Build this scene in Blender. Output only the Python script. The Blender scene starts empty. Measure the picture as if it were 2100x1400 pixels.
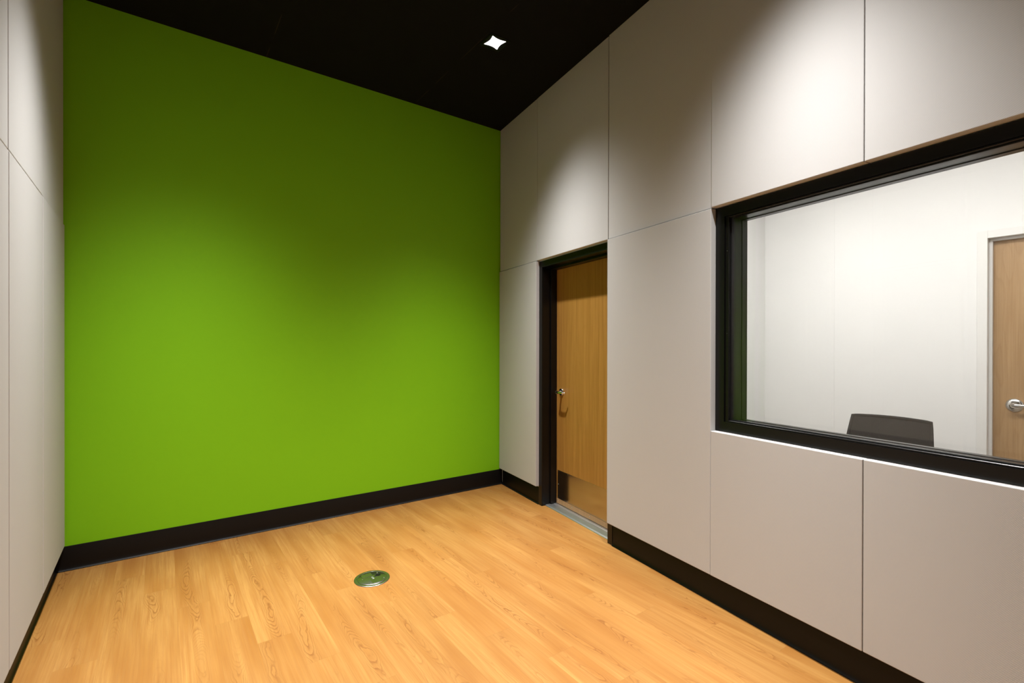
import bpy, bmesh, math, random
from mathutils import Vector, Matrix
random.seed(4)
C = bpy.context.scene.collection
scene = bpy.context.scene

# ------------------------------------------------------------------ frames
SK = 0.136683                      # the right wall is splayed by 7.8 degrees
SL = 0.0127                        # the left wall is very slightly splayed
ID = Matrix.Identity(4)
RF = Matrix.Rotation(-SK, 4, 'Z')  # x = depth into the right wall, y = along it
LF = Matrix.Rotation(SL, 4, 'Z')
H = 3.655
YB = 4.150                         # back wall
YF = -0.75
CW, CB = 2.277, 2.445              # right wall faces (its frame)
AW = -0.500                        # left wall face (its frame)
X2 = 4.343                         # far wall of the next room
Y2 = 2.181                         # end wall of the next room


# ------------------------------------------------------------------ node helpers
def mat(name, base=(0.5, 0.5, 0.5), rough=0.5, metal=0.0, spec=0.5, **kw):
    m = bpy.data.materials.new(name)
    m.use_nodes = True
    b = m.node_tree.nodes['Principled BSDF']
    b.inputs['Base Color'].default_value = (*base, 1)
    b.inputs['Roughness'].default_value = rough
    b.inputs['Metallic'].default_value = metal
    b.inputs['Specular IOR Level'].default_value = spec
    for k, v in kw.items():
        b.inputs[k.replace('_', ' ')].default_value = v
    return m


class NT:
    def __init__(s, m):
        s.m = m
        s.n = m.node_tree.nodes
        s.l = m.node_tree.links
        s.b = s.n['Principled BSDF']

    def new(s, t, **kw):
        n = s.n.new(t)
        for k, v in kw.items():
            setattr(n, k, v)
        return n

    def link(s, a, b):
        s.l.new(a, b)

    def math(s, op, a, b=None, c=None, clamp=False):
        n = s.n.new('ShaderNodeMath')
        n.operation = op
        n.use_clamp = clamp
        for i, v in enumerate((a, b, c)):
            if v is None:
                continue
            if isinstance(v, (int, float)):
                n.inputs[i].default_value = v
            else:
                s.l.new(v, n.inputs[i])
        return n.outputs[0]

    def coord(s):
        tc = s.n.new('ShaderNodeTexCoord')
        sp = s.n.new('ShaderNodeSeparateXYZ')
        s.l.new(tc.outputs['Object'], sp.inputs[0])
        return tc.outputs['Object'], sp.outputs[0], sp.outputs[1], sp.outputs[2]

    def comb(s, x, y, z):
        n = s.n.new('ShaderNodeCombineXYZ')
        for i, v in enumerate((x, y, z)):
            if isinstance(v, (int, float)):
                n.inputs[i].default_value = v
            else:
                s.l.new(v, n.inputs[i])
        return n.outputs[0]

    def noise(s, vec, scale=1, detail=2, rough=0.5, dist=0.0):
        n = s.n.new('ShaderNodeTexNoise')
        s.l.new(vec, n.inputs['Vector'])
        n.inputs['Scale'].default_value = scale
        n.inputs['Detail'].default_value = detail
        n.inputs['Roughness'].default_value = rough
        n.inputs['Distortion'].default_value = dist
        return n.outputs['Fac']

    def mix(s, fac, a, b, mode='MIX'):
        n = s.n.new('ShaderNodeMix')
        n.data_type = 'RGBA'
        n.blend_type = mode
        for sock, v in ((n.inputs[0], fac), (n.inputs[6], a), (n.inputs[7], b)):
            if isinstance(v, (int, float)):
                sock.default_value = v
            elif isinstance(v, tuple):
                sock.default_value = (*v, 1)
            else:
                s.l.new(v, sock)
        return n.outputs[2]

    def ramp(s, fac, stops):
        n = s.n.new('ShaderNodeValToRGB')
        e = n.color_ramp.elements
        while len(e) < len(stops):
            e.new(0.5)
        for i, (p, c) in enumerate(stops):
            e[i].position = p
            e[i].color = (*c, 1) if isinstance(c, tuple) else (c, c, c, 1)
        s.l.new(fac, n.inputs[0])
        return n.outputs[0]

    def bump(s, h, strength=0.2, dist=0.002):
        n = s.n.new('ShaderNodeBump')
        n.inputs['Strength'].default_value = strength
        n.inputs['Distance'].default_value = dist
        s.l.new(h, n.inputs['Height'])
        s.l.new(n.outputs[0], s.b.inputs['Normal'])


# ------------------------------------------------------------------ materials
def paint(name, col, rough=0.6, bump=0.08, scale=260, spec=0.4):
    m = mat(name, col, rough, spec=spec)
    t = NT(m)
    o, x, y, z = t.coord()
    n = t.noise(o, scale, 3, 0.6)
    t.bump(n, bump, 0.001)
    big = t.noise(o, 1.7, 2)
    k = t.math('MULTIPLY_ADD', big, 0.05, 0.975)
    t.link(t.mix(1.0, col, t.comb(k, k, k), 'MULTIPLY'), t.b.inputs['Base Color'])
    return m


GREEN = paint('lime_green_wall_paint', (0.218, 0.55, 0.0055), 0.62, spec=0.25)
OFFWHITE = paint('warm_white_paint', (0.81, 0.80, 0.785), 0.55)
TRIMWHITE = paint('cream_trim_paint', (0.78, 0.765, 0.74), 0.4)
BEIGEPAINT = paint('beige_wall_paint', (0.38, 0.35, 0.32), 0.7)
BLACKPAINT = mat('black_gloss_paint', (0.0035, 0.0032, 0.003), 0.30, spec=0.34)
RUBBER = mat('black_rubber_base', (0.0055, 0.0045, 0.004), 0.45, spec=0.22)
GASKET = mat('black_gasket', (0.003, 0.003, 0.003), 0.6, spec=0.3)
CARPET = paint('tan_carpet', (0.30, 0.25, 0.19), 0.95, 0.5, 500, 0.1)


def black_ceiling():
    m = mat('black_ceiling_board', (0.006, 0.0056, 0.005), 0.85, spec=0.12)
    t = NT(m)
    o, x, y, z = t.coord()
    sx = t.math('SUBTRACT', x, 0.651)
    sx = t.math('FRACT', t.math('DIVIDE', sx, 1.229))
    sx = t.math('ABSOLUTE', t.math('SUBTRACT', sx, 0.5))
    line = t.math('GREATER_THAN', sx, 0.4985)
    patch = t.ramp(t.noise(o, 3.5, 3), [(0.47, 0.0), (0.56, 1.0)])
    f = t.math('MULTIPLY', line, patch)
    t.link(t.mix(f, (0.006, 0.0056, 0.005), (0.035, 0.024, 0.014)), t.b.inputs['Base Color'])
    t.bump(t.noise(o, 180, 3), 0.3, 0.001)
    return m


CEIL = black_ceiling()


def fabric(name, col, amp):
    m = mat(name, col, 0.95, spec=0.08)
    t = NT(m)
    o, x, y, z = t.coord()
    a = t.math('SINE', t.math('MULTIPLY', t.math('ADD', x, y), 2 * math.pi / 0.0046))
    b = t.math('SINE', t.math('MULTIPLY', t.math('ADD', x, z), 2 * math.pi / 0.0060))
    w = t.math('MULTIPLY', a, b)
    g = t.noise(o, 900, 2)
    v = t.math('MULTIPLY_ADD', w, amp, 1.0 - amp * 0.1)
    v = t.math('MULTIPLY', v, t.math('MULTIPLY_ADD', g, 0.10, 0.95))
    big = t.noise(o, 2.3, 3)
    v = t.math('MULTIPLY', v, t.math('MULTIPLY_ADD', big, 0.03, 0.985))
    t.link(t.mix(1.0, col, t.comb(v, v, v), 'MULTIPLY'), t.b.inputs['Base Color'])
    t.bump(w, 0.12, 0.0005)
    return m


FABRIC = fabric('beige_woven_fabric', (0.512, 0.500, 0.490), 0.17)


def plank_floor():
    m = mat('honey_oak_plank', (0.6, 0.35, 0.12), 0.42, spec=0.35)
    t = NT(m)
    o, x, y, z = t.coord()
    W = 0.1524
    u = t.math('DIVIDE', t.math('SUBTRACT', x, 0.675), W)
    col = t.math('FLOOR', u)
    ul = t.math('FRACT', u)
    lev = t.math('FLOORED_MODULO', t.math('ADD', col, 2.0), 4.0)
    v = t.math('SUBTRACT', y, 3.79)
    v = t.math('MULTIPLY_ADD', lev, 0.298, v)
    v = t.math('DIVIDE', v, 1.192)
    row = t.math('FLOOR', v)
    vl = t.math('FRACT', v)
    wn = t.new('ShaderNodeTexWhiteNoise', noise_dimensions='2D')
    t.link(t.comb(col, row, 0.0), wn.inputs['Vector'])
    rnd = wn.outputs['Value']
    rc = t.new('ShaderNodeSeparateXYZ')
    t.link(wn.outputs['Color'], rc.inputs[0])
    r1, r2, r3 = rc.outputs
    off = t.math('MULTIPLY', rnd, 40.0)
    c = t.math('SUBTRACT', ul, t.math('MULTIPLY_ADD', r1, 0.5, 0.25))     # distance from heart line
    # slow wander of the heart line, nested arches, then small ripples
    wob = t.noise(t.comb(0.0, t.math('MULTIPLY', y, 1.6), off), 1.0, 2, 0.5)
    c2 = t.math('ADD', c, t.math('MULTIPLY_ADD', wob, 1.1, -0.55))
    para = t.math('MULTIPLY', t.math('MULTIPLY', c2, c2), 26.0)
    run = t.math('MULTIPLY', t.noise(t.comb(0.0, t.math('MULTIPLY', y, 1.25), t.math('ADD', off, 3.0)), 1.0, 1, 0.4), 11.0)
    med = t.noise(t.comb(t.math('MULTIPLY', x, 13.0), t.math('MULTIPLY', y, 4.0), off), 1.0, 2, 0.5)
    rip = t.noise(t.comb(t.math('MULTIPLY', x, 60.0), t.math('MULTIPLY', y, 26.0), off), 1.0, 2, 0.5)
    fld = t.math('ADD', t.math('ADD', para, run), t.math('MULTIPLY', med, 2.1))
    fld = t.math('ADD', fld, t.math('MULTIPLY', rip, 0.34))
    ring = t.math('FRACT', t.math('MULTIPLY', fld, 2.3))
    line = t.ramp(ring, [(0.0, 1.0), (0.12, 0.60), (0.34, 0.16), (0.88, 0.0), (1.0, 1.0)])
    heart = t.ramp(t.math('ABSOLUTE', c2), [(0.05, 1.0), (0.15, 0.80), (0.27, 0.35), (0.45, 0.15)])
    gate = t.ramp(t.noise(t.comb(t.math('MULTIPLY', x, 3.0), t.math('MULTIPLY', y, 1.5), off), 1.0, 2), [(0.42, 0.10), (0.60, 1.0)])
    amt = t.math('MULTIPLY', t.math('MULTIPLY', line, heart), gate)
    fib = t.noise(t.comb(t.math('MULTIPLY', x, 240.0), t.math('MULTIPLY', y, 5.0), off), 1.0, 3, 0.65)
    fibc = t.ramp(fib, [(0.40, 0.0), (0.62, 1.0)])
    strk = t.noise(t.comb(t.math('MULTIPLY', x, 75.0), t.math('MULTIPLY', y, 1.5), off), 1.0, 3, 0.6)
    strc = t.ramp(strk, [(0.42, 0.0), (0.68, 1.0)])
    wash = t.noise(t.comb(t.math('MULTIPLY', x, 8.0), t.math('MULTIPLY', y, 1.3), off), 1.0, 2, 0.5)
    washc = t.ramp(wash, [(0.35, 0.0), (0.7, 1.0)])
    base = t.mix(washc, (0.388, 0.195, 0.050), (0.285, 0.115, 0.020))
    base = t.mix(t.math('MULTIPLY', r3, 0.15), base, (0.355, 0.185, 0.058))
    base = t.mix(t.math('MULTIPLY', fibc, 0.42), base, (0.27, 0.12, 0.030))
    base = t.mix(t.math('MULTIPLY', strc, 0.58), base, (0.27, 0.105, 0.020))
    base = t.mix(t.math('MULTIPLY', amt, 0.78), base, (0.175, 0.058, 0.010))
    vv = t.math('MULTIPLY_ADD', rnd, 0.07, 0.965)
    base = t.mix(1.0, base, t.comb(vv, vv, vv), 'MULTIPLY')
    e1 = t.math('LESS_THAN', t.math('MINIMUM', ul, t.math('SUBTRACT', 1.0, ul)), 0.004)
    e2 = t.math('LESS_THAN', t.math('MINIMUM', vl, t.math('SUBTRACT', 1.0, vl)), 0.0009)
    e = t.math('MAXIMUM', e1, e2)
    base = t.mix(t.math('MULTIPLY', e, 0.22), base, (0.14, 0.055, 0.012))
    t.link(base, t.b.inputs['Base Color'])
    t.bump(t.math('ADD', t.math('MULTIPLY', fib, 0.6), t.math('MULTIPLY', amt, -0.3)), 0.10, 0.0006)
    rg = t.math('MULTIPLY_ADD', fib, 0.12, 0.40)
    t.link(rg, t.b.inputs['Roughness'])
    return m


FLOOR = plank_floor()


def veneer(name, light, dark, cath=0.0, scale=1.0, rough=0.4):
    m = mat(name, light, rough, spec=0.35)
    t = NT(m)
    o, x, y, z = t.coord()
    a = t.math('ADD', x, y)
    fine = t.noise(t.comb(t.math('MULTIPLY', a, 230.0 * scale), t.math('MULTIPLY', z, 3.0), 0.3), 1.0, 3, 0.6)
    mid = t.noise(t.comb(t.math('MULTIPLY', a, 34.0 * scale), t.math('MULTIPLY', z, 0.7), 4.0), 1.0, 3, 0.6)
    wide = t.noise(t.comb(t.math('MULTIPLY', a, 5.0), t.math('MULTIPLY', z, 0.6), 9.0), 1.0, 2, 0.5)
    fld = t.math('MULTIPLY', t.noise(t.comb(t.math('MULTIPLY', a, 6.0), t.math('MULTIPLY', z, 0.9), 2.0), 1.0, 2), 13.0)
    ring = t.ramp(t.math('FRACT', fld), [(0.0, 1.0), (0.2, 0.4), (0.6, 0.0), (0.9, 0.0), (1.0, 1.0)])
    f = t.math('MULTIPLY', t.ramp(fine, [(0.35, 0.0), (0.68, 1.0)]), 0.32)
    f = t.math('ADD', f, t.math('MULTIPLY', t.ramp(mid, [(0.36, 0.0), (0.68, 1.0)]), 0.28))
    f = t.math('ADD', f, t.math('MULTIPLY', wide, 0.2))
    f = t.math('ADD', f, t.math('MULTIPLY', ring, cath), clamp=True)
    t.link(t.mix(f, light, dark), t.b.inputs['Base Color'])
    t.bump(fine, 0.06, 0.0005)
    return m


DOORWOOD = veneer('oak_door_veneer', (0.43, 0.222, 0.050), (0.205, 0.088, 0.012), 0.06)
DOORWOOD2 = veneer('oak_veneer_pale', (0.46, 0.29, 0.145), (0.30, 0.165, 0.065), 0.22, 0.8)
SWEEPWOOD = veneer('wood_grain_laminate', (0.44, 0.27, 0.13), (0.26, 0.14, 0.055), 0.0)


def brushed(name, col, rough, axis='h', aniso=0.0):
    m = mat(name, col, rough, 1.0)
    t = NT(m)
    o, x, y, z = t.coord()
    if axis == 'h':
        n = t.noise(t.comb(t.math('MULTIPLY', x, 6.0), t.math('MULTIPLY', y, 6.0), t.math('MULTIPLY', z, 700.0)), 1.0, 2)
    else:
        n = t.noise(o, 350.0, 2)
    t.bump(n, 0.05, 0.0003)
    t.link(t.math('MULTIPLY_ADD', n, 0.1, rough - 0.05), t.b.inputs['Roughness'])
    return m


STEEL = brushed('brushed_stainless', (0.50, 0.475, 0.43), 0.15)
CHROME = brushed('satin_chrome', (0.70, 0.69, 0.67), 0.14, 'n')
NICKEL = brushed('polished_nickel', (0.43, 0.41, 0.375), 0.25, 'n')
ALU = brushed('mill_aluminium', (0.62, 0.62, 0.62), 0.42, 'n')
SCREW = mat('zinc_screw', (0.75, 0.75, 0.74), 0.25, 1.0)
DARKHOLE = mat('dark_recess', (0.01, 0.01, 0.01), 0.6)
CHAIRBLACK = mat('black_chair_plastic', (0.012, 0.011, 0.010), 0.6, spec=0.2)
SEATFAB = fabric('black_seat_fabric', (0.02, 0.02, 0.02), 0.3)


def mesh_fabric():
    m = mat('black_chair_mesh', (0.012, 0.011, 0.010), 0.7, spec=0.15)
    t = NT(m)
    o, x, y, z = t.coord()
    a = t.math('SINE', t.math('MULTIPLY', y, 2 * math.pi / 0.0045))
    b = t.math('SINE', t.math('MULTIPLY', z, 2 * math.pi / 0.0045))
    hole = t.math('GREATER_THAN', t.math('MULTIPLY', t.math('ADD', a, 1.0), t.math('ADD', b, 1.0)), 1.75)
    al = t.math('SUBTRACT', 1.0, t.math('MULTIPLY', hole, 0.16))
    t.link(al, t.b.inputs['Alpha'])
    return m


MESHFAB = mesh_fabric()


def glass():
    m = bpy.data.materials.new('clear_window_glass')
    m.use_nodes = True
    n = m.node_tree.nodes
    l = m.node_tree.links
    n.clear()
    out = n.new('ShaderNodeOutputMaterial')
    mx = n.new('ShaderNodeMixShader')
    tr = n.new('ShaderNodeBsdfTransparent')
    tr.inputs[0].default_value = (0.985, 0.99, 0.985, 1)
    gl = n.new('ShaderNodeBsdfGlossy')
    gl.inputs['Roughness'].default_value = 0.0
    fr = n.new('ShaderNodeFresnel')
    # thin clear pane: the same reflectance entering and leaving, no total internal reflection
    ge = n.new('ShaderNodeNewGeometry')
    io = n.new('ShaderNodeMapRange')
    io.inputs['To Min'].default_value = 1.5
    io.inputs['To Max'].default_value = 1 / 1.5
    l.new(ge.outputs['Backfacing'], io.inputs['Value'])
    l.new(io.outputs['Result'], fr.inputs[0])
    l.new(fr.outputs[0], mx.inputs[0])
    l.new(tr.outputs[0], mx.inputs[1])
    l.new(gl.outputs[0], mx.inputs[2])
    l.new(mx.outputs[0], out.inputs[0])
    return m


GLASS = glass()


def emis(name, col, st):
    m = mat(name, (0.8, 0.8, 0.8), 0.5)
    b = m.node_tree.nodes['Principled BSDF']
    b.inputs['Emission Color'].default_value = (*col, 1)
    b.inputs['Emission Strength'].default_value = st
    return m


LENS = emis('glowing_downlight_lens', (1.0, 0.96, 0.90), 7.0)
TROFFER = emis('glowing_troffer_lens', (1.0, 0.985, 0.975), 20.5)


# ------------------------------------------------------------------ geometry helpers
class MB:
    """collects geometry in frame coordinates, then links ONE mesh object"""
    def __init__(s):
        s.bm = bmesh.new()

    def box(s, x0, x1, y0, y1, z0, z1, bev=0.0, seg=2):
        r = bmesh.ops.create_cube(s.bm, size=1)
        vs = r['verts']
        for v in vs:
            v.co = Vector(((x0 + x1) / 2 + v.co.x * (x1 - x0), (y0 + y1) / 2 + v.co.y * (y1 - y0), (z0 + z1) / 2 + v.co.z * (z1 - z0)))
        if bev > 0:
            es = list({e for v in vs for e in v.link_edges})
            bmesh.ops.bevel(s.bm, geom=es, offset=bev, segments=seg, profile=0.5, affect='EDGES')
        return s

    def prism(s, prof, axis, a0, a1):
        """prof: list of 2D points; axis 'x','y','z' is the extrusion axis"""
        def P(p, a):
            if axis == 'y':
                return (p[0], a, p[1])
            if axis == 'x':
                return (a, p[0], p[1])
            return (p[0], p[1], a)
        v0 = [s.bm.verts.new(P(p, a0)) for p in prof]
        v1 = [s.bm.verts.new(P(p, a1)) for p in prof]
        n = len(prof)
        s.bm.faces.new(v0)
        s.bm.faces.new(v1[::-1])
        for i in range(n):
            s.bm.faces.new((v0[i], v1[i], v1[(i + 1) % n], v0[(i + 1) % n]))
        return s

    def lathe(s, prof, centre, axis='z', n=32, sx=1.0):
        """prof: (radius, height) pairs, revolved about axis through centre"""
        c = Vector(centre)
        rings = []
        for r, h in prof:
            ring = []
            for i in range(n):
                a = 2 * math.pi * i / n
                p, q = r * math.cos(a) * sx, r * math.sin(a)
                if axis == 'z':
                    co = Vector((p, q, h))
                elif axis == 'x':
                    co = Vector((h, p, q))
                else:
                    co = Vector((p, h, q))
                ring.append(s.bm.verts.new(c + co))
            rings.append(ring)
        for a, b in zip(rings, rings[1:]):
            for i in range(n):
                s.bm.faces.new((a[i], a[(i + 1) % n], b[(i + 1) % n], b[i]))
        s.bm.faces.new(rings[0][::-1])
        s.bm.faces.new(rings[-1])
        return s

    def tube(s, pts, rad, n=12, flat=1.0):
        """smooth tube through pts with per-point radius"""
        pts = [Vector(p) for p in pts]
        if isinstance(rad, (int, float)):
            rad = [rad] * len(pts)
        rings = []
        up = Vector((0, 0, 1))
        for i, p in enumerate(pts):
            d = (pts[min(i + 1, len(pts) - 1)] - pts[max(i - 1, 0)]).normalized()
            ref = up if abs(d.z) < 0.95 else Vector((0, 1, 0))
            a = d.cross(ref).normalized()
            b = a.cross(d).normalized()
            rings.append([s.bm.verts.new(p + a * math.cos(2 * math.pi * k / n) * rad[i] * flat + b * math.sin(2 * math.pi * k / n) * rad[i]) for k in range(n)])
        for r0, r1 in zip(rings, rings[1:]):
            for i in range(n):
                s.bm.faces.new((r0[i], r0[(i + 1) % n], r1[(i + 1) % n], r1[i]))
        s.bm.faces.new(rings[0][::-1])
        s.bm.faces.new(rings[-1])
        return s

    def build(s, name, material, parent=None, origin=(0, 0, 0), frame=ID, smooth=False):
        bmesh.ops.recalc_face_normals(s.bm, faces=s.bm.faces[:])
        me = bpy.data.meshes.new(name)
        if parent is not None:
            o0 = Vector(parent['_o'])
        else:
            o0 = Vector(origin)
        for v in s.bm.verts:
            v.co -= o0
        s.bm.to_mesh(me)
        s.bm.free()
        me.materials.append(material)
        if smooth:
            for p in me.polygons:
                p.use_smooth = True
            me.set_sharp_from_angle(angle=math.radians(40))
        ob = bpy.data.objects.new(name, me)
        C.objects.link(ob)
        ob['_o'] = tuple(o0)
        if parent is not None:
            ob.parent = parent
        else:
            ob.matrix_world = frame @ Matrix.Translation(o0)
        return ob


def empty(name, origin=(0, 0, 0), frame=ID):
    o = bpy.data.objects.new(name, None)
    o.empty_display_size = 0.1
    C.objects.link(o)
    o['_o'] = tuple(origin)
    o.matrix_world = frame @ Matrix.Translation(Vector(origin))
    return o


def tag(o, label=None, cat=None, group=None, kind=None):
    if label:
        o['label'] = label
    if cat:
        o['category'] = cat
    if group:
        o['group'] = group
    if kind:
        o['kind'] = kind
    return o


def struct(o, label, cat):
    return tag(o, label, cat, kind='structure')


sn, cs = math.sin(SK), math.cos(SK)


def rw(s, c, z=0.0):
    """right wall frame -> world"""
    return Vector((c * cs + s * sn, -c * sn + s * cs, z))


def s_at_y(c, y):
    return (y + c * sn) / cs


def lx(a, y):
    """world x of the left-wall line a at world y"""
    return (a - y * math.sin(SL)) / math.cos(SL)


# ------------------------------------------------------------------ room shell
def poly_slab(name, pts, z0, z1, m):
    b = MB()
    b.prism(pts, 'z', z0, z1)
    return b.build(name, m)


pR0 = rw(s_at_y(CB, YF), CB)
pR1 = rw(s_at_y(CB, YB), CB)
room = [(lx(AW, YF), YF), (pR0.x, YF), (pR1.x, YB), (lx(AW, YB), YB)]
struct(poly_slab('floor', room, -0.02, 0.0, FLOOR), 'honey coloured wood plank floor of the studio', 'floor')
pC0 = rw(s_at_y(CW, YF), CW)
pC1 = rw(s_at_y(CW, YB), CW)
roomc = [(lx(AW, YF), YF), (pC0.x, YF), (pC1.x, YB), (lx(AW, YB), YB)]
struct(poly_slab('ceiling', roomc, H, H + 0.08, CEIL), 'black studio ceiling with faint board joints', 'ceiling')

b = MB()
b.box(lx(AW, YB) - 0.15, pR1.x + 0.15, YB, YB + 0.14, 0.0, H + 0.08)
struct(b.build('wall_back', GREEN, origin=(1.1, YB, 0)), 'lime green painted wall across the back of the room', 'wall')
b = MB()
b.box(AW - 0.14, AW, YF, YB + 0.0, 0.0, H + 0.08)
struct(b.build('wall_left', BEIGEPAINT, origin=(AW, 1.5, 0), frame=LF), 'left wall behind the fabric panels', 'wall')
b = MB()
b.box(lx(AW, YF) - 0.15, pR0.x, YF - 0.14, YF, 0.0, H + 0.08)
struct(b.build('wall_front', BEIGEPAINT, origin=(1.0, YF, 0)), 'beige wall behind the viewer', 'wall')

DS0, DS1 = 2.786, 3.700            # clear opening of the door
DF = 0.052                         # frame face
WS0, WS1 = 0.02, 1.850             # window frame outer edges
WZ0, WZ1 = 0.968, 2.193
b = MB()
sA, sB = s_at_y(CW, YF), s_at_y(CW, YB)
top = H + 0.08
b.box(CW, CB, sA, WS0 + 0.01, 0, top)
b.box(CW, CB, WS0 + 0.01, WS1 - 0.01, 0, WZ0 + 0.01)
b.box(CW, CB, WS0 + 0.01, WS1 - 0.01, WZ1 - 0.01, top)
b.box(CW, CB, WS1 - 0.01, DS0 - 0.04, 0, top)
b.box(CW, CB, DS0 - 0.04, DS1 + 0.04, 2.134 + 0.045, top)
b.box(CW, CB, DS1 + 0.04, sB, 0, top)
struct(b.build('wall_right', OFFWHITE, origin=(CW, 2.0, 0), frame=RF), 'right wall with the door and the big window in it', 'wall')

# cove base: profile (depth from the wall, height)
COVE = [(0.0, 0.0), (0.0165, 0.0), (0.0165, 0.004), (0.0115, 0.009), (0.0085, 0.015), (0.0068, 0.024), (0.006, 0.04), (0.006, 0.151), (0.0045, 0.1545), (0.0, 0.1545)]
b = MB()
b.prism([(YB - d, z) for d, z in COVE], 'x', lx(AW, YB) + 0.004, pC1.x - 0.004)
struct(b.build('baseboard_back', RUBBER, origin=(1.1, YB, 0), smooth=True), 'black rubber base along the green wall', 'baseboard')
b = MB()
b.prism([(AW + d, z) for d, z in COVE], 'y', YF + 0.01, YB - 0.018)
struct(b.build('baseboard_left', RUBBER, origin=(AW, 1.5, 0), frame=LF, smooth=True), 'black rubber base under the left wall panels', 'baseboard')
b = MB()
b.prism([(CW - d, z) for d, z in COVE], 'y', sA + 0.05, DS0 - DF - 0.002)
struct(b.build('baseboard_right', RUBBER, origin=(CW, 1.0, 0), frame=RF, smooth=True), 'black rubber base running from the door towards the viewer', 'baseboard')
b = MB()
b.prism([(CW - d, z) for d, z in COVE], 'y', DS1 + DF + 0.002, sB - 0.022)
struct(b.build('baseboard_right', RUBBER, origin=(CW, 4.1, 0), frame=RF, smooth=True), 'short black rubber base between the door and the green wall', 'baseboard')


# ------------------------------------------------------------------ acoustic wall panels
def panel(s0, s1, z0, z1, front, label, group, side='R', wall=None):
    g = 0.0014
    b = MB()
    if side == 'R':
        b.box(front, CW - 0.0004, s0 + g, s1 - g, z0 + g, z1 - g, 0.0030, 3)
        o = b.build('acoustic_panel', FABRIC, origin=(CW, (s0 + s1) / 2, z0), frame=RF)
    else:
        b.box(AW + 0.0004, front, s0 + g, s1 - g, z0 + g, z1 - g, 0.0030, 3)
        o = b.build('acoustic_panel', FABRIC, origin=(AW, (s0 + s1) / 2, z0), frame=LF)
    return tag(o, label, 'wall panel', group)


GR = 'fabric panels on the right wall'
GL = 'fabric panels on the left wall'
ZS = 2.196
panel(3.743, 4.488, ZS, H - 0.002, 2.2420, 'narrow upper beige fabric panel in the far right corner, under the black ceiling', GR)
panel(2.7520, 3.740, ZS, H - 0.002, 2.2405, 'wide beige fabric panel directly above the wooden door', GR)
panel(1.852, 2.744, ZS, H - 0.002, 2.2365, 'upper beige fabric panel left of the window, above the tall lower panel', GR)
panel(1.091, 1.852, ZS, H - 0.002, 2.2255, 'beige fabric panel above the left end of the window', GR)
panel(0.331, 1.091, ZS, H - 0.002, 2.2265, 'beige fabric panel above the window, cut by the right edge of the photo', GR)
panel(3.747, 4.488, 0.166, ZS - 0.002, 2.2345, 'lower beige fabric panel between the green wall and the door', GR)
panel(1.852, 2.745, 0.166, ZS - 0.002, 2.2265, 'tall lower beige fabric panel between the door and the window', GR)
panel(1.091, 1.852, 0.166, 0.966, 2.2250, 'low beige fabric panel under the left end of the window', GR)
panel(0.331, 1.091, 0.166, 0.966, 2.2262, 'low beige fabric panel under the window, cut by the right edge of the photo', GR)
panel(-0.42, 0.331, ZS, H - 0.002, 2.2255, 'beige fabric panel above the end of the window farthest from the door', GR)
panel(-0.42, 0.018, 0.166, ZS - 0.002, 2.2260, 'tall lower beige fabric panel beside the end of the window farthest from the door', GR)
panel(0.021, 0.331, 0.166, 0.966, 2.2258, 'narrow low beige fabric panel under the end of the window farthest from the door', GR)
panel(3.402, 4.135, 2.192, H - 0.002, -0.4530, 'upper left-wall fabric panel touching the green wall', GL, 'L')
panel(2.686, 3.398, 2.192, H - 0.002, -0.4515, 'upper left-wall fabric panel, second from the green wall', GL, 'L')
panel(1.930, 2.682, 2.192, H - 0.002, -0.4525, 'upper left-wall fabric panel cut by the left edge of the photo', GL, 'L')
panel(3.401, 4.138, 0.163, 2.189, -0.4478, 'lower left-wall fabric panel touching the green wall', GL, 'L')
panel(2.685, 3.399, 0.160, 2.189, -0.4495, 'lower left-wall fabric panel, second from the green wall', GL, 'L')
panel(1.930, 2.682, 0.160, 2.189, -0.4505, 'lower left-wall fabric panel cut by the left edge of the photo', GL, 'L')

# ------------------------------------------------------------------ studio door
d1 = struct(empty('door_1', (CW, 3.24, 0), RF), 'oak veneer door in a black metal frame in the right wall', 'door')
FC = 2.267
b = MB()
DB = 2.472
for s0, s1 in ((DS0 - DF, DS0), (DS1, DS1 + DF)):
    b.box(FC, CW - 0.0005, s0, s1, 0.0, 2.134 + 0.055, 0.0015, 1)     # face flange
b.box(FC, CW - 0.0005, DS0 - DF, DS1 + DF, 2.134, 2.134 + 0.055, 0.0015, 1)
b.box(CW - 0.0005, DB, DS0 - 0.036, DS0, 0, 2.134, 0.001, 1)
b.box(CW - 0.0005, DB, DS1, DS1 + 0.036, 0, 2.134, 0.001, 1)
b.box(CW - 0.0005, DB, DS0 - 0.036, DS1 + 0.036, 2.134, 2.134 + 0.036, 0.001, 1)
SLAB0 = 2.4155
b.box(2.355, SLAB0 - 0.004, DS0, DS0 + 0.016, 0, 2.134, 0.001, 1)     # stop
b.box(2.355, SLAB0 - 0.004, DS1 - 0.016, DS1, 0, 2.134, 0.001, 1)
b.box(2.355, SLAB0 - 0.004, DS0 + 0.016, DS1 - 0.016, 2.134 - 0.016, 2.134, 0.001, 1)
b.build('door_frame', BLACKPAINT, d1)
b = MB()
b.box(SLAB0 - 0.004, SLAB0 - 0.0005, DS1 - 0.0175, DS1 - 0.004, 0.02, 2.118)
b.box(SLAB0 - 0.004, SLAB0 - 0.0005, DS0 + 0.004, DS0 + 0.0175, 0.02, 2.118)
b.box(SLAB0 - 0.004, SLAB0 - 0.0005, DS0 + 0.0175, DS1 - 0.0175, 2.1165, 2.13)
b.build('door_seal', GASKET, d1)
b = MB()
b.box(SLAB0, SLAB0 + 0.044, DS0 + 0.003, DS1 - 0.003, 0.016, 2.131, 0.001, 1)
slab = b.build('door_leaf', DOORWOOD, d1)
b = MB()
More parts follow.
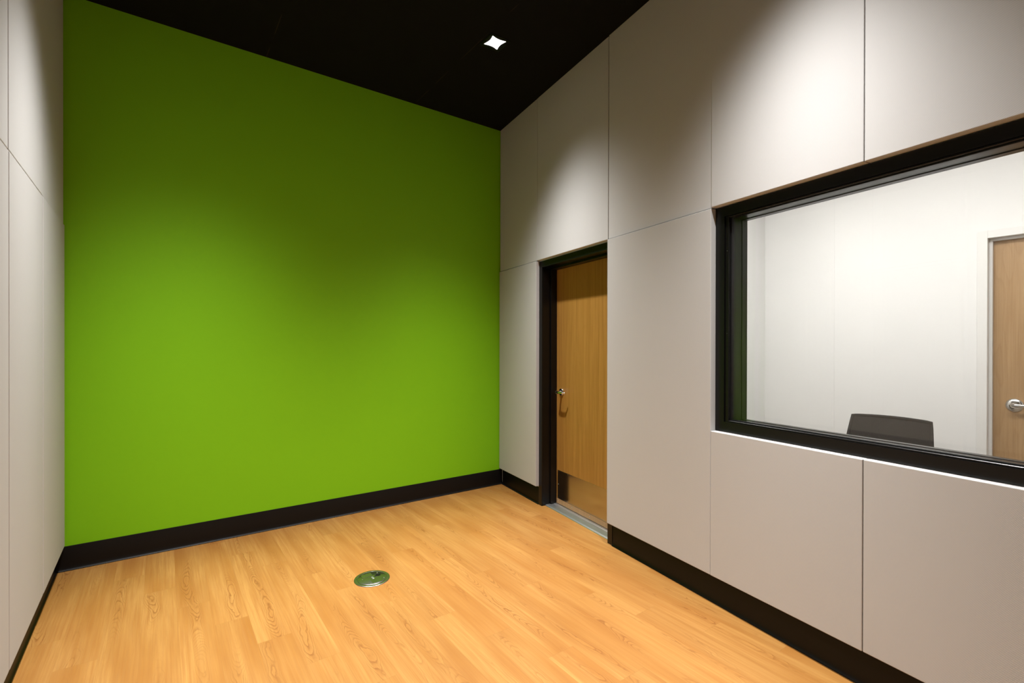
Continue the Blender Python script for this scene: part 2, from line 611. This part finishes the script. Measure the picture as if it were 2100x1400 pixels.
b.box(SLAB0 - 0.0014, SLAB0 - 0.0001, DS0 + 0.045, 3.6655, 0.0615, 0.3165, 0.0004, 1)
kp = b.build('kick_plate', STEEL, d1)
kp['label'] = 'brushed steel kick plate'
b = MB()
b.box(SLAB0 - 0.0025, SLAB0 - 0.0002, DS0 + 0.019, DS1 - 0.0175, 0.0165, 0.0590, 0.0015, 1)
dsw = b.build('door_bottom_seal', SWEEPWOOD, d1)


def screw(parent, c, s, z, r=0.0032):
    b = MB()
    b.lathe([(r, 0.0), (r * 0.9, -0.0008), (r * 0.45, -0.0014)], (c, s, z), 'x', 10)
    b.build('screw', SCREW, parent, smooth=True)


for s in (3.657, 3.507, 3.330, 3.130, 2.93):
    for z in (0.0685, 0.309):
        screw(kp, SLAB0 - 0.0014, s, z)
screw(kp, SLAB0 - 0.0014, 3.657, 0.189)
for s in (3.655, 3.44, 3.19, 2.94):
    screw(dsw, SLAB0 - 0.0025, s, 0.041, 0.0045)

# threshold
b = MB()
prof = [(2.305, 0.0), (2.307, 0.004), (2.320, 0.0095)]
c0 = 2.320
while c0 < 2.382:
    prof += [(c0 + 0.0005, 0.0095), (c0 + 0.001, 0.0078), (c0 + 0.0035, 0.0078), (c0 + 0.004, 0.0095), (c0 + 0.0062, 0.0095)]
    c0 += 0.0066
prof += [(2.392, 0.0125), (2.455, 0.0125), (2.455, 0.0)]
b.prism(prof, 'y', DS0 + 0.001, DS1 - 0.001)
th = b.build('threshold', ALU, d1)
th['label'] = 'ribbed aluminium threshold'
for s in (3.64, 3.33, 3.02):
    b = MB()
    b.lathe([(0.004, 0.0124), (0.0035, 0.0134), (0.0015, 0.0138)], (2.398, s, 0), 'z', 10)
    b.build('screw', SCREW, th, smooth=True)


def lever(parent, plane, s, z, out, along, big=False):
    """plane = face of the door, out = -1 towards the viewer, along = direction of the grip"""
    R = 0.043 if big else 0.0315
    root = MB()
    if big:
        prof = [(R, 0.0), (R, 0.002), (R * 0.93, 0.006), (R * 0.72, 0.0105), (R * 0.5, 0.0135), (0.012, 0.015)]
    else:
        prof = [(R, 0.0), (R, 0.007), (R * 0.94, 0.0095), (R * 0.55, 0.0105), (0.014, 0.011)]
    root.lathe([(r, out * h) for r, h in prof], (plane, s, z), 'x', 40)
    h = root.build('lever_handle', CHROME, parent, smooth=True)
    b = MB()
    d = 0.058 if not big else 0.052
    b.lathe([(0.0125, out * 0.009), (0.0115, out * 0.02), (0.0115, out * (d - 0.012)), (0.0135, out * (d - 0.006)), (0.0135, out * (d + 0.004)), (0.0115, out * (d + 0.007))], (plane, s, z), 'x', 24)
    b.build('spindle', CHROME, h, smooth=True)
    b = MB()
    L = 0.112
    pts, rr = [], []
    for i in range(15):
        t = i / 14
        bow = -0.004 * math.sin(math.pi * t) + (0.016 * max(0, t - 0.82) / 0.18 if big is False else 0.0)
        pts.append((plane + out * (d - bow - 0.0), s + along * (-0.006 + (L + 0.006) * t), z + 0.0015 * math.sin(math.pi * t)))
        rr.append(0.0118 - 0.0032 * t)
    b.tube(pts, rr, 16, flat=0.62)
    b.build('grip', CHROME, h, smooth=True)
    if not big:
        b = MB()
        b.lathe([(0.004, out * (d + 0.0065)), (0.004, out * (d + 0.0076))], (plane, s, z), 'x', 14)
        b.build('keyhole', DARKHOLE, h, smooth=True)
    return h


lever(d1, SLAB0, 3.606, 1.022, -1, -1)

# ------------------------------------------------------------------ window
w1 = struct(empty('window_1', (CW, 0.93, WZ0), RF), 'large black framed window into the next room', 'window')
FW = 0.054
WB = 2.449


def ring(b, c0, c1, o, i, bev=0.0012):
    """rectangular ring between outer rect o and inner rect i (s0,s1,z0,z1)"""
    b.box(c0, c1, o[0], i[0], o[2], o[3], bev, 1)
    b.box(c0, c1, i[1], o[1], o[2], o[3], bev, 1)
    b.box(c0, c1, i[0], i[1], o[2], i[2], bev, 1)
    b.box(c0, c1, i[0], i[1], i[3], o[3], bev, 1)


O = (WS0, WS1, WZ0, WZ1)
I = (WS0 + 0.055, WS1 - 0.055, 1.0215, 2.139)
I2 = (I[0] + 0.0, I[1] - 0.0, I[2] + 0.0, I[3] - 0.0)
b = MB()
ring(b, 2.263, CW - 0.0005, O, I, 0)
T = (WS0 + 0.0105, WS1 - 0.0105, WZ0 + 0.0105, WZ1 - 0.0105)
ring(b, CW - 0.001, CB + 0.0005, T, I, 0)
ring(b, CB + 0.001, WB + 0.006, O, I, 0)
b.build('window_frame', BLACKPAINT, w1)


def inset(r, d):
    return (r[0] + d, r[1] - d, r[2] + d, r[3] - d)


def inset2(r, d, e):
    return (r[0] + d, r[1] - d, r[2] + e, r[3] - e)


b = MB()
ring(b, 2.271, 2.286, I, inset2(I, 0.022, 0.008), 0.0016)
bead = b.build('glazing_bead', BLACKPAINT, w1)
b = MB()
ring(b, 2.2862, 2.2928, I, inset2(I, 0.029, 0.013), 0.0004)
b.build('glazing_seal', GASKET, w1)
b = MB()
ring(b, 2.3012, 2.306, I, inset2(I, 0.004, 0.004), 0.0004)
ring(b, 2.4082, 2.412, I, inset2(I, 0.003, 0.003), 0.0004)
b.build('glazing_stop', BLACKPAINT, w1)
for c in (2.293, 2.400):
    b = MB()
    b.box(c, c + 0.008, I[0] - 0.002, I[1] + 0.002, I[2] - 0.002, I[3] + 0.002)
    b.build('glass_pane', GLASS, w1)
for (s, z) in ((1.783, 1.95), (1.783, 1.50), (1.783, 1.11)):
    b = MB()
    b.lathe([(0.003, 0.0), (0.002, -0.0012)], (2.271, s, z), 'x', 10)
    b.build('screw', BLACKPAINT, bead, smooth=True)
for s in (0.35, 0.75, 1.15, 1.55):
    b = MB()
    b.lathe([(0.003, 0.0), (0.002, -0.0012)], (2.271, s, I[3] - 0.004), 'x', 10)
    b.build('screw', BLACKPAINT, bead, smooth=True)

# ------------------------------------------------------------------ floor box
fx, fy = 1.045, 2.916
fb = tag(empty('floor_outlet', (fx, fy, 0)), 'round polished metal outlet cover set in the wood floor, reflecting green', 'floor outlet')
b = MB()
b.lathe([(0.1065, 0.0), (0.1065, 0.0022), (0.105, 0.0040), (0.1015, 0.0050), (0.0905, 0.0050), (0.0890, 0.0030)], (fx, fy, 0), 'z', 96)
b.build('flange', NICKEL, fb, smooth=True)
b = MB()
b.lathe([(0.0865, 0.0030), (0.0862, 0.0046), (0.0850, 0.0056)], (fx, fy, 0), 'z', 96)
cv = b.build('cover', NICKEL, fb, smooth=True)


def lid(x0, x1, y0, y1, round_side):
    b = MB()
    n = 14
    # rectangle with its outer side following the circle
    R = 0.080
    pts = []
    if round_side > 0:
        pts = [(x0, y0), (x1, y0)]
        for i in range(n + 1):
            x = x1 + (x0 - x1) * i / n
            pts.append((x, min(y1, math.sqrt(max(R * R - x * x, 0)))))
    else:
        pts = [(x1, y1), (x0, y1)]
        for i in range(n + 1):
            x = x0 + (x1 - x0) * i / n
            pts.append((x, max(y0, -math.sqrt(max(R * R - x * x, 0)))))
    b.prism([(fx + p[0], fy + p[1]) for p in pts], 'z', 0.0057, 0.0066)
    return b


ang_lids = []
o = lid(-0.050, 0.014, 0.022, 0.070, 1).build('outlet_lid', NICKEL, fb)
o = lid(-0.020, 0.046, -0.072, -0.022, -1).build('outlet_lid', NICKEL, fb)
b = MB()
b.box(fx - 0.002, fx + 0.009, fy - 0.018, fy + 0.012, 0.0057, 0.0072, 0.0006, 1)
b.build('latch', ALU, fb)
b = MB()
b.lathe([(0.0155, 0.0057), (0.0155, 0.0070), (0.0125, 0.0072), (0.0115, 0.0060)], (fx + 0.046, fy + 0.020, 0), 'z', 28)
b.build('plug_ring', BLACKPAINT, fb, smooth=True)
b = MB()
b.box(fx + 0.020, fx + 0.031, fy + 0.006, fy + 0.017, 0.0057, 0.0070, 0.0005, 1)
b.box(fx + 0.0405, fx + 0.0515, fy + 0.0185, fy + 0.0215, 0.0060, 0.0072, 0.0003, 1)
b.build('turn_slot', GASKET, fb)
for dx, dy in ((-0.055, 0.012), (0.052, 0.052), (-0.030, -0.066), (0.062, -0.036)):
    b = MB()
    b.lathe([(0.0042, 0.0057), (0.0038, 0.0066), (0.0016, 0.0069)], (fx + dx, fy + dy, 0), 'z', 14)
    b.build('screw', SCREW, fb, smooth=True)


# ------------------------------------------------------------------ downlights
def lens_glare_shape(r, dent, n=10):  # square lens, sides dented inward so its outline copies the lamp's glare
    pts = []
    for k in range(4):
        a = (1 if k in (0, 3) else -1, 1 if k in (0, 1) else -1)
        bq = (1 if (k + 1) % 4 in (0, 3) else -1, 1 if (k + 1) % 4 in (0, 1) else -1)
        for i in range(n):
            t = i / n
            x = a[0] + (bq[0] - a[0]) * t
            y = a[1] + (bq[1] - a[1]) * t
            nx, ny = (-(a[0] + bq[0]) / 2, -(a[1] + bq[1]) / 2)
            d = dent * math.sin(math.pi * t)
            pts.append((r * (x + nx * d), r * (y + ny * d)))
    return pts


def downlight(x, y):
    root = empty('recessed_downlight', (x, y, H))
    b = MB()
    R = 0.082
    r = 0.060
    # black square trim standing just below the ceiling, open in the middle
    for q in ((-R, R, -R, -r), (-R, R, r, R), (-R, -r, -r, r), (r, R, -r, r)):
        b.box(x + q[0], x + q[1], y + q[2], y + q[3], H - 0.005, H + 0.0, 0.0008, 1)
    b.build('trim', BLACKPAINT, root)
    b = MB()
    b.prism([(x + p[0], y + p[1]) for p in lens_glare_shape(0.0565, 0.20)], 'z', H - 0.0040, H - 0.0005)
    b.build('lens', LENS, root)
    return root


SPOT = 990.0


def spot(parent, x, y):
    ld = bpy.data.lights.new('downlight_beam', 'SPOT')
    ld.energy = SPOT
    ld.spot_size = math.radians(107)
    ld.spot_blend = 0.80
    ld.shadow_soft_size = 0.045
    ld.color = (1.0, 0.99, 0.98)
    # candela curve of a medium beam downlight: strong downwards, fading towards the cut-off
    ld.use_nodes = True
    n, l = ld.node_tree.nodes, ld.node_tree.links
    em = next(q for q in n if q.type == 'EMISSION')
    ge = n.new('ShaderNodeNewGeometry')
    se = n.new('ShaderNodeSeparateXYZ')
    l.new(ge.outputs['Incoming'], se.inputs[0])
    ab = n.new('ShaderNodeMath')
    ab.operation = 'ABSOLUTE'
    l.new(se.outputs[2], ab.inputs[0])
    pw = n.new('ShaderNodeMath')
    pw.operation = 'POWER'
    l.new(ab.outputs[0], pw.inputs[0])
    pw.inputs[1].default_value = 9.0
    l.new(pw.outputs[0], em.inputs['Strength'])
    lo = bpy.data.objects.new('downlight_beam', ld)
    C.objects.link(lo)
    lo.parent = parent
    lo.location = (0, 0, -0.012)
    lo.rotation_euler = (math.radians(-7), 0, 0)      # gimbal aimed slightly away from the green wall


dl = downlight(1.978, 2.964)
tag(dl, 'small square recessed downlight glowing white in the black ceiling near the green wall', 'ceiling light', 'recessed downlights in the black ceiling')
spot(dl, 1.978, 2.964)
for (x, y, lab) in ((0.16, 2.964, 'square recessed downlight in the black ceiling beside the upper left-wall panels'),
                    (1.83, 1.03, 'square recessed downlight in the black ceiling in front of the big window'),
                    (0.16, 1.03, 'square recessed downlight in the black ceiling above the viewer to the left')):
    c = dl.copy()
    C.objects.link(c)
    c.location = (x, y, H)
    c['label'] = lab
    for ch in list(dl.children):
        k = ch.copy()
        C.objects.link(k)
        k.parent = c
        if k.type == 'LIGHT':
            k.rotation_euler = (0, 0, 0)

# ------------------------------------------------------------------ next room
Y0 = -1.9
pn0 = rw(s_at_y(CB, Y0), CB)
pn1 = rw(s_at_y(CB, Y2), CB)
H2 = 2.85
nr = [(pn0.x, Y0), (X2, Y0), (X2, Y2), (pn1.x, Y2)]
struct(poly_slab('floor', nr, -0.02, 0.0, CARPET), 'grey floor of the room behind the window', 'floor')
struct(poly_slab('ceiling', nr, H2, H2 + 0.06, OFFWHITE), 'white ceiling of the room behind the window', 'ceiling')
DY1 = 0.747
DY0 = DY1 - 0.914
b = MB()
b.box(X2, X2 + 0.14, DY1 + 0.02, Y2 + 0.12, 0, H2 + 0.06)
b.box(X2, X2 + 0.14, Y0, DY0 - 0.02, 0, H2 + 0.06)
b.box(X2, X2 + 0.14, DY0 - 0.02, DY1 + 0.02, 2.134 + 0.02, H2 + 0.06)
struct(b.build('wall_far', OFFWHITE, origin=(X2, 0.5, 0)), 'white wall with the pale oak door seen through the window', 'wall')
b = MB()
b.box(pn1.x + 0.002, X2 - 0.0005, Y2, Y2 + 0.12, 0, H2 + 0.06)
struct(b.build('wall_end', OFFWHITE, origin=(3.5, Y2, 0)), 'end wall of the room behind the window', 'wall')
b = MB()
b.box(pn0.x, X2 + 0.14, Y0 - 0.12, Y0, 0, H2 + 0.06)
struct(b.build('wall_near', OFFWHITE, origin=(3.5, Y0, 0)), 'near wall of the room behind the window', 'wall')
b = MB()
b.box(X2 - 0.0025, X2 - 0.0001, 1.632, 1.648, 0.0, H2 - 0.001, 0.0008, 1)
struct(b.build('trim_1', OFFWHITE, origin=(X2, 1.64, 0)), 'thin white joint strip on the wall seen through the window', 'trim')

d2 = struct(empty('door_2', (X2, 0.29, 0)), 'pale oak door in a cream frame seen through the window', 'door')
b = MB()
F2 = 0.05
b.box(X2 - 0.012, X2 - 0.0003, DY1, DY1 + F2, 0, 2.134 + F2, 0.0015, 1)
b.box(X2 - 0.012, X2 - 0.0003, DY0 - F2, DY0, 0, 2.134 + F2, 0.0015, 1)
b.box(X2 - 0.012, X2 - 0.0003, DY0, DY1, 2.134, 2.134 + F2, 0.0015, 1)
b.box(X2 - 0.0003, X2 + 0.14, DY1, DY1 + 0.018, 0, 2.134, 0.001, 1)
b.box(X2 - 0.0003, X2 + 0.14, DY0 - 0.018, DY0, 0, 2.134, 0.001, 1)
b.box(X2 - 0.0003, X2 + 0.14, DY0, DY1, 2.134, 2.134 + 0.018, 0.001, 1)
b.box(X2 + 0.035, X2 + 0.062, DY1 - 0.016, DY1, 0, 2.134, 0.001, 1)
b.box(X2 + 0.035, X2 + 0.062, DY0, DY0 + 0.016, 0, 2.134, 0.001, 1)
b.box(X2 + 0.035, X2 + 0.062, DY0 + 0.016, DY1 - 0.016, 2.118, 2.134, 0.001, 1)
b.build('door_frame', TRIMWHITE, d2)
b = MB()
b.box(X2 + 0.064, X2 + 0.108, DY0 + 0.003, DY1 - 0.003, 0.008, 2.131, 0.001, 1)
b.build('door_leaf', DOORWOOD2, d2)
lever(d2, X2 + 0.064, 0.632, 1.060, -1, -1, True)

# ceiling troffer of the next room
tr = tag(empty('troffer_light', (2.95, 0.75, H2)), 'white rectangular ceiling light of the room behind the window', 'ceiling light')
b = MB()
b.box(2.72, 3.18, -0.33, 1.83, H2 - 0.012, H2 - 0.0003, 0.002, 1)
b.build('housing', TRIMWHITE, tr)
b = MB()
b.box(2.75, 3.15, -0.30, 1.80, H2 - 0.0145, H2 - 0.0122)
b.build('diffuser', TROFFER, tr)

# ------------------------------------------------------------------ office chair
ch = empty('office_chair', (3.42, 1.07, 0))
tag(ch, 'black mesh-back office chair standing in the room behind the window', 'chair')
cx, cy = 3.42, 1.07


def back_pt(u, v, dx=0.0):
    """u -1..1 across (world y), v 0..1 up the backrest"""
    wid = 0.232 - 0.032 * v ** 1.5
    z = 0.56 + 0.425 * v + 0.006 * (1 - u * u) * v
    x = 3.585 + 0.105 * v ** 1.3 + 0.03 * (1 - u * u) - 0.02 + dx
    return Vector((x, cy + u * wid, z))


b = MB()
nu, nv = 14, 12
for side in (0, 1):
    pass
g0 = [[b.bm.verts.new(back_pt(-1 + 2 * i / nu, j / nv)) for i in range(nu + 1)] for j in range(nv + 1)]
g1 = [[b.bm.verts.new(back_pt(-1 + 2 * i / nu, j / nv, 0.0035)) for i in range(nu + 1)] for j in range(nv + 1)]
for g in (g0, g1):
    for j in range(nv):
        for i in range(nu):
            b.bm.faces.new((g[j][i], g[j][i + 1], g[j + 1][i + 1], g[j + 1][i]))
b.build('mesh_back', MESHFAB, ch, smooth=True)
b = MB()
loop = []
for i in range(21):
    loop.append(back_pt(-1 + 2 * i / 20, 1.0))
for j in range(1, 13):
    loop.append(back_pt(1, 1 - j / 12))
for i in range(1, 21):
    loop.append(back_pt(1 - 2 * i / 20, 0.0))
for j in range(1, 12):
    loop.append(back_pt(-1, j / 12))
ringsv = []
N = len(loop)
for i, p in enumerate(loop):
    d = (loop[(i + 1) % N] - loop[i - 1]).normalized()
    nrm = Vector((1, 0, 0.2)).normalized()
    a = d.cross(nrm).normalized()
    ringsv.append([b.bm.verts.new(p + a * (0.009 * math.cos(t)) + nrm * (0.008 * math.sin(t))) for t in [2 * math.pi * k / 8 for k in range(8)]])
for i in range(N):
    r0, r1 = ringsv[i], ringsv[(i + 1) % N]
    for k in range(8):
        b.bm.faces.new((r0[k], r0[(k + 1) % 8], r1[(k + 1) % 8], r1[k]))
b.build('back_frame', CHAIRBLACK, ch, smooth=True)
for vv in (0.45, 0.72):
    b = MB()
    b.tube([back_pt(-1 + 2 * i / 12, vv, 0.010) for i in range(13)], 0.006, 8)
    b.build('back_rib', CHAIRBLACK, ch, smooth=True)
b = MB()
b.box(cx - 0.25, cx + 0.21, cy - 0.24, cy + 0.24, 0.435, 0.505, 0.03, 4)
b.build('seat', SEATFAB, ch, smooth=True)
b = MB()
b.tube([(cx + 0.02, cy, 0.41), (cx + 0.18, cy, 0.405), (cx + 0.25, cy, 0.44), (cx + 0.262, cy, 0.55), (cx + 0.245, cy, 0.68)][0:4] + [(3.61, cy, 0.60)], 0.016, 10, flat=1.8)
b.build('back_bracket', CHAIRBLACK, ch, smooth=True)
b = MB()
b.lathe([(0.03, 0.09), (0.03, 0.24), (0.018, 0.25), (0.018, 0.40), (0.09, 0.405), (0.09, 0.437)], (cx, cy, 0), 'z', 24)
b.build('gas_column', CHAIRBLACK, ch, smooth=True)
b = MB()
for k in range(5):
    a = 2 * math.pi * k / 5 + 0.3
    b.tube([(cx, cy, 0.105), (cx + 0.15 * math.cos(a), cy + 0.15 * math.sin(a), 0.1), (cx + 0.29 * math.cos(a), cy + 0.29 * math.sin(a), 0.075)], [0.03, 0.024, 0.017], 10)
b.build('star_base', CHAIRBLACK, ch, smooth=True)
for k in range(5):
    a = 2 * math.pi * k / 5 + 0.3
    px, py = cx + 0.285 * math.cos(a), cy + 0.285 * math.sin(a)
    b = MB()
    b.lathe([(0.022, -0.022), (0.028, -0.018), (0.028, 0.018), (0.022, 0.022)], (px, py, 0.028), 'y', 20)
    b.lathe([(0.007, 0.03), (0.007, 0.075)], (px, py, 0), 'z', 10)
    b.build('caster', CHAIRBLACK, ch, smooth=True)

# ------------------------------------------------------------------ world, camera, view
wd = bpy.data.worlds.new('world')
scene.world = wd
wd.use_nodes = True
wd.node_tree.nodes['Background'].inputs[0].default_value = (0, 0, 0, 1)
wd.node_tree.nodes['Background'].inputs[1].default_value = 0.0

yaw, pitch, roll = 0.624728490, -0.00268127329, 0.00184173241
cyw, syw = math.cos(yaw), math.sin(yaw)
fwd = Vector((syw * math.cos(pitch), cyw * math.cos(pitch), math.sin(pitch)))
right = Vector((cyw, -syw, 0))
up = right.cross(fwd)
r = right * math.cos(roll) + up * math.sin(roll)
u = -right * math.sin(roll) + up * math.cos(roll)
cd = bpy.data.cameras.new('camera')
cd.sensor_fit = 'HORIZONTAL'
cd.sensor_width = 36.0
cd.lens = 994.364654 / 2100 * 36.0
cd.shift_y = 11.3519 / 2100
cd.clip_start = 0.02
cam = bpy.data.objects.new('camera', cd)
C.objects.link(cam)
M = Matrix.Identity(4)
for i in range(3):
    M[i][0] = r[i]
    M[i][1] = u[i]
    M[i][2] = -fwd[i]
M[2][3] = 1.433
cam.matrix_world = M
scene.camera = cam

for ob in list(C.objects):
    if '_o' in ob:
        del ob['_o']

vs = scene.view_settings
scene.display_settings.display_device = 'sRGB'
vs.view_transform = 'Standard'
vs.look = 'None'
vs.gamma = 1.0
vs.use_curve_mapping = False
vs.exposure = 0.0
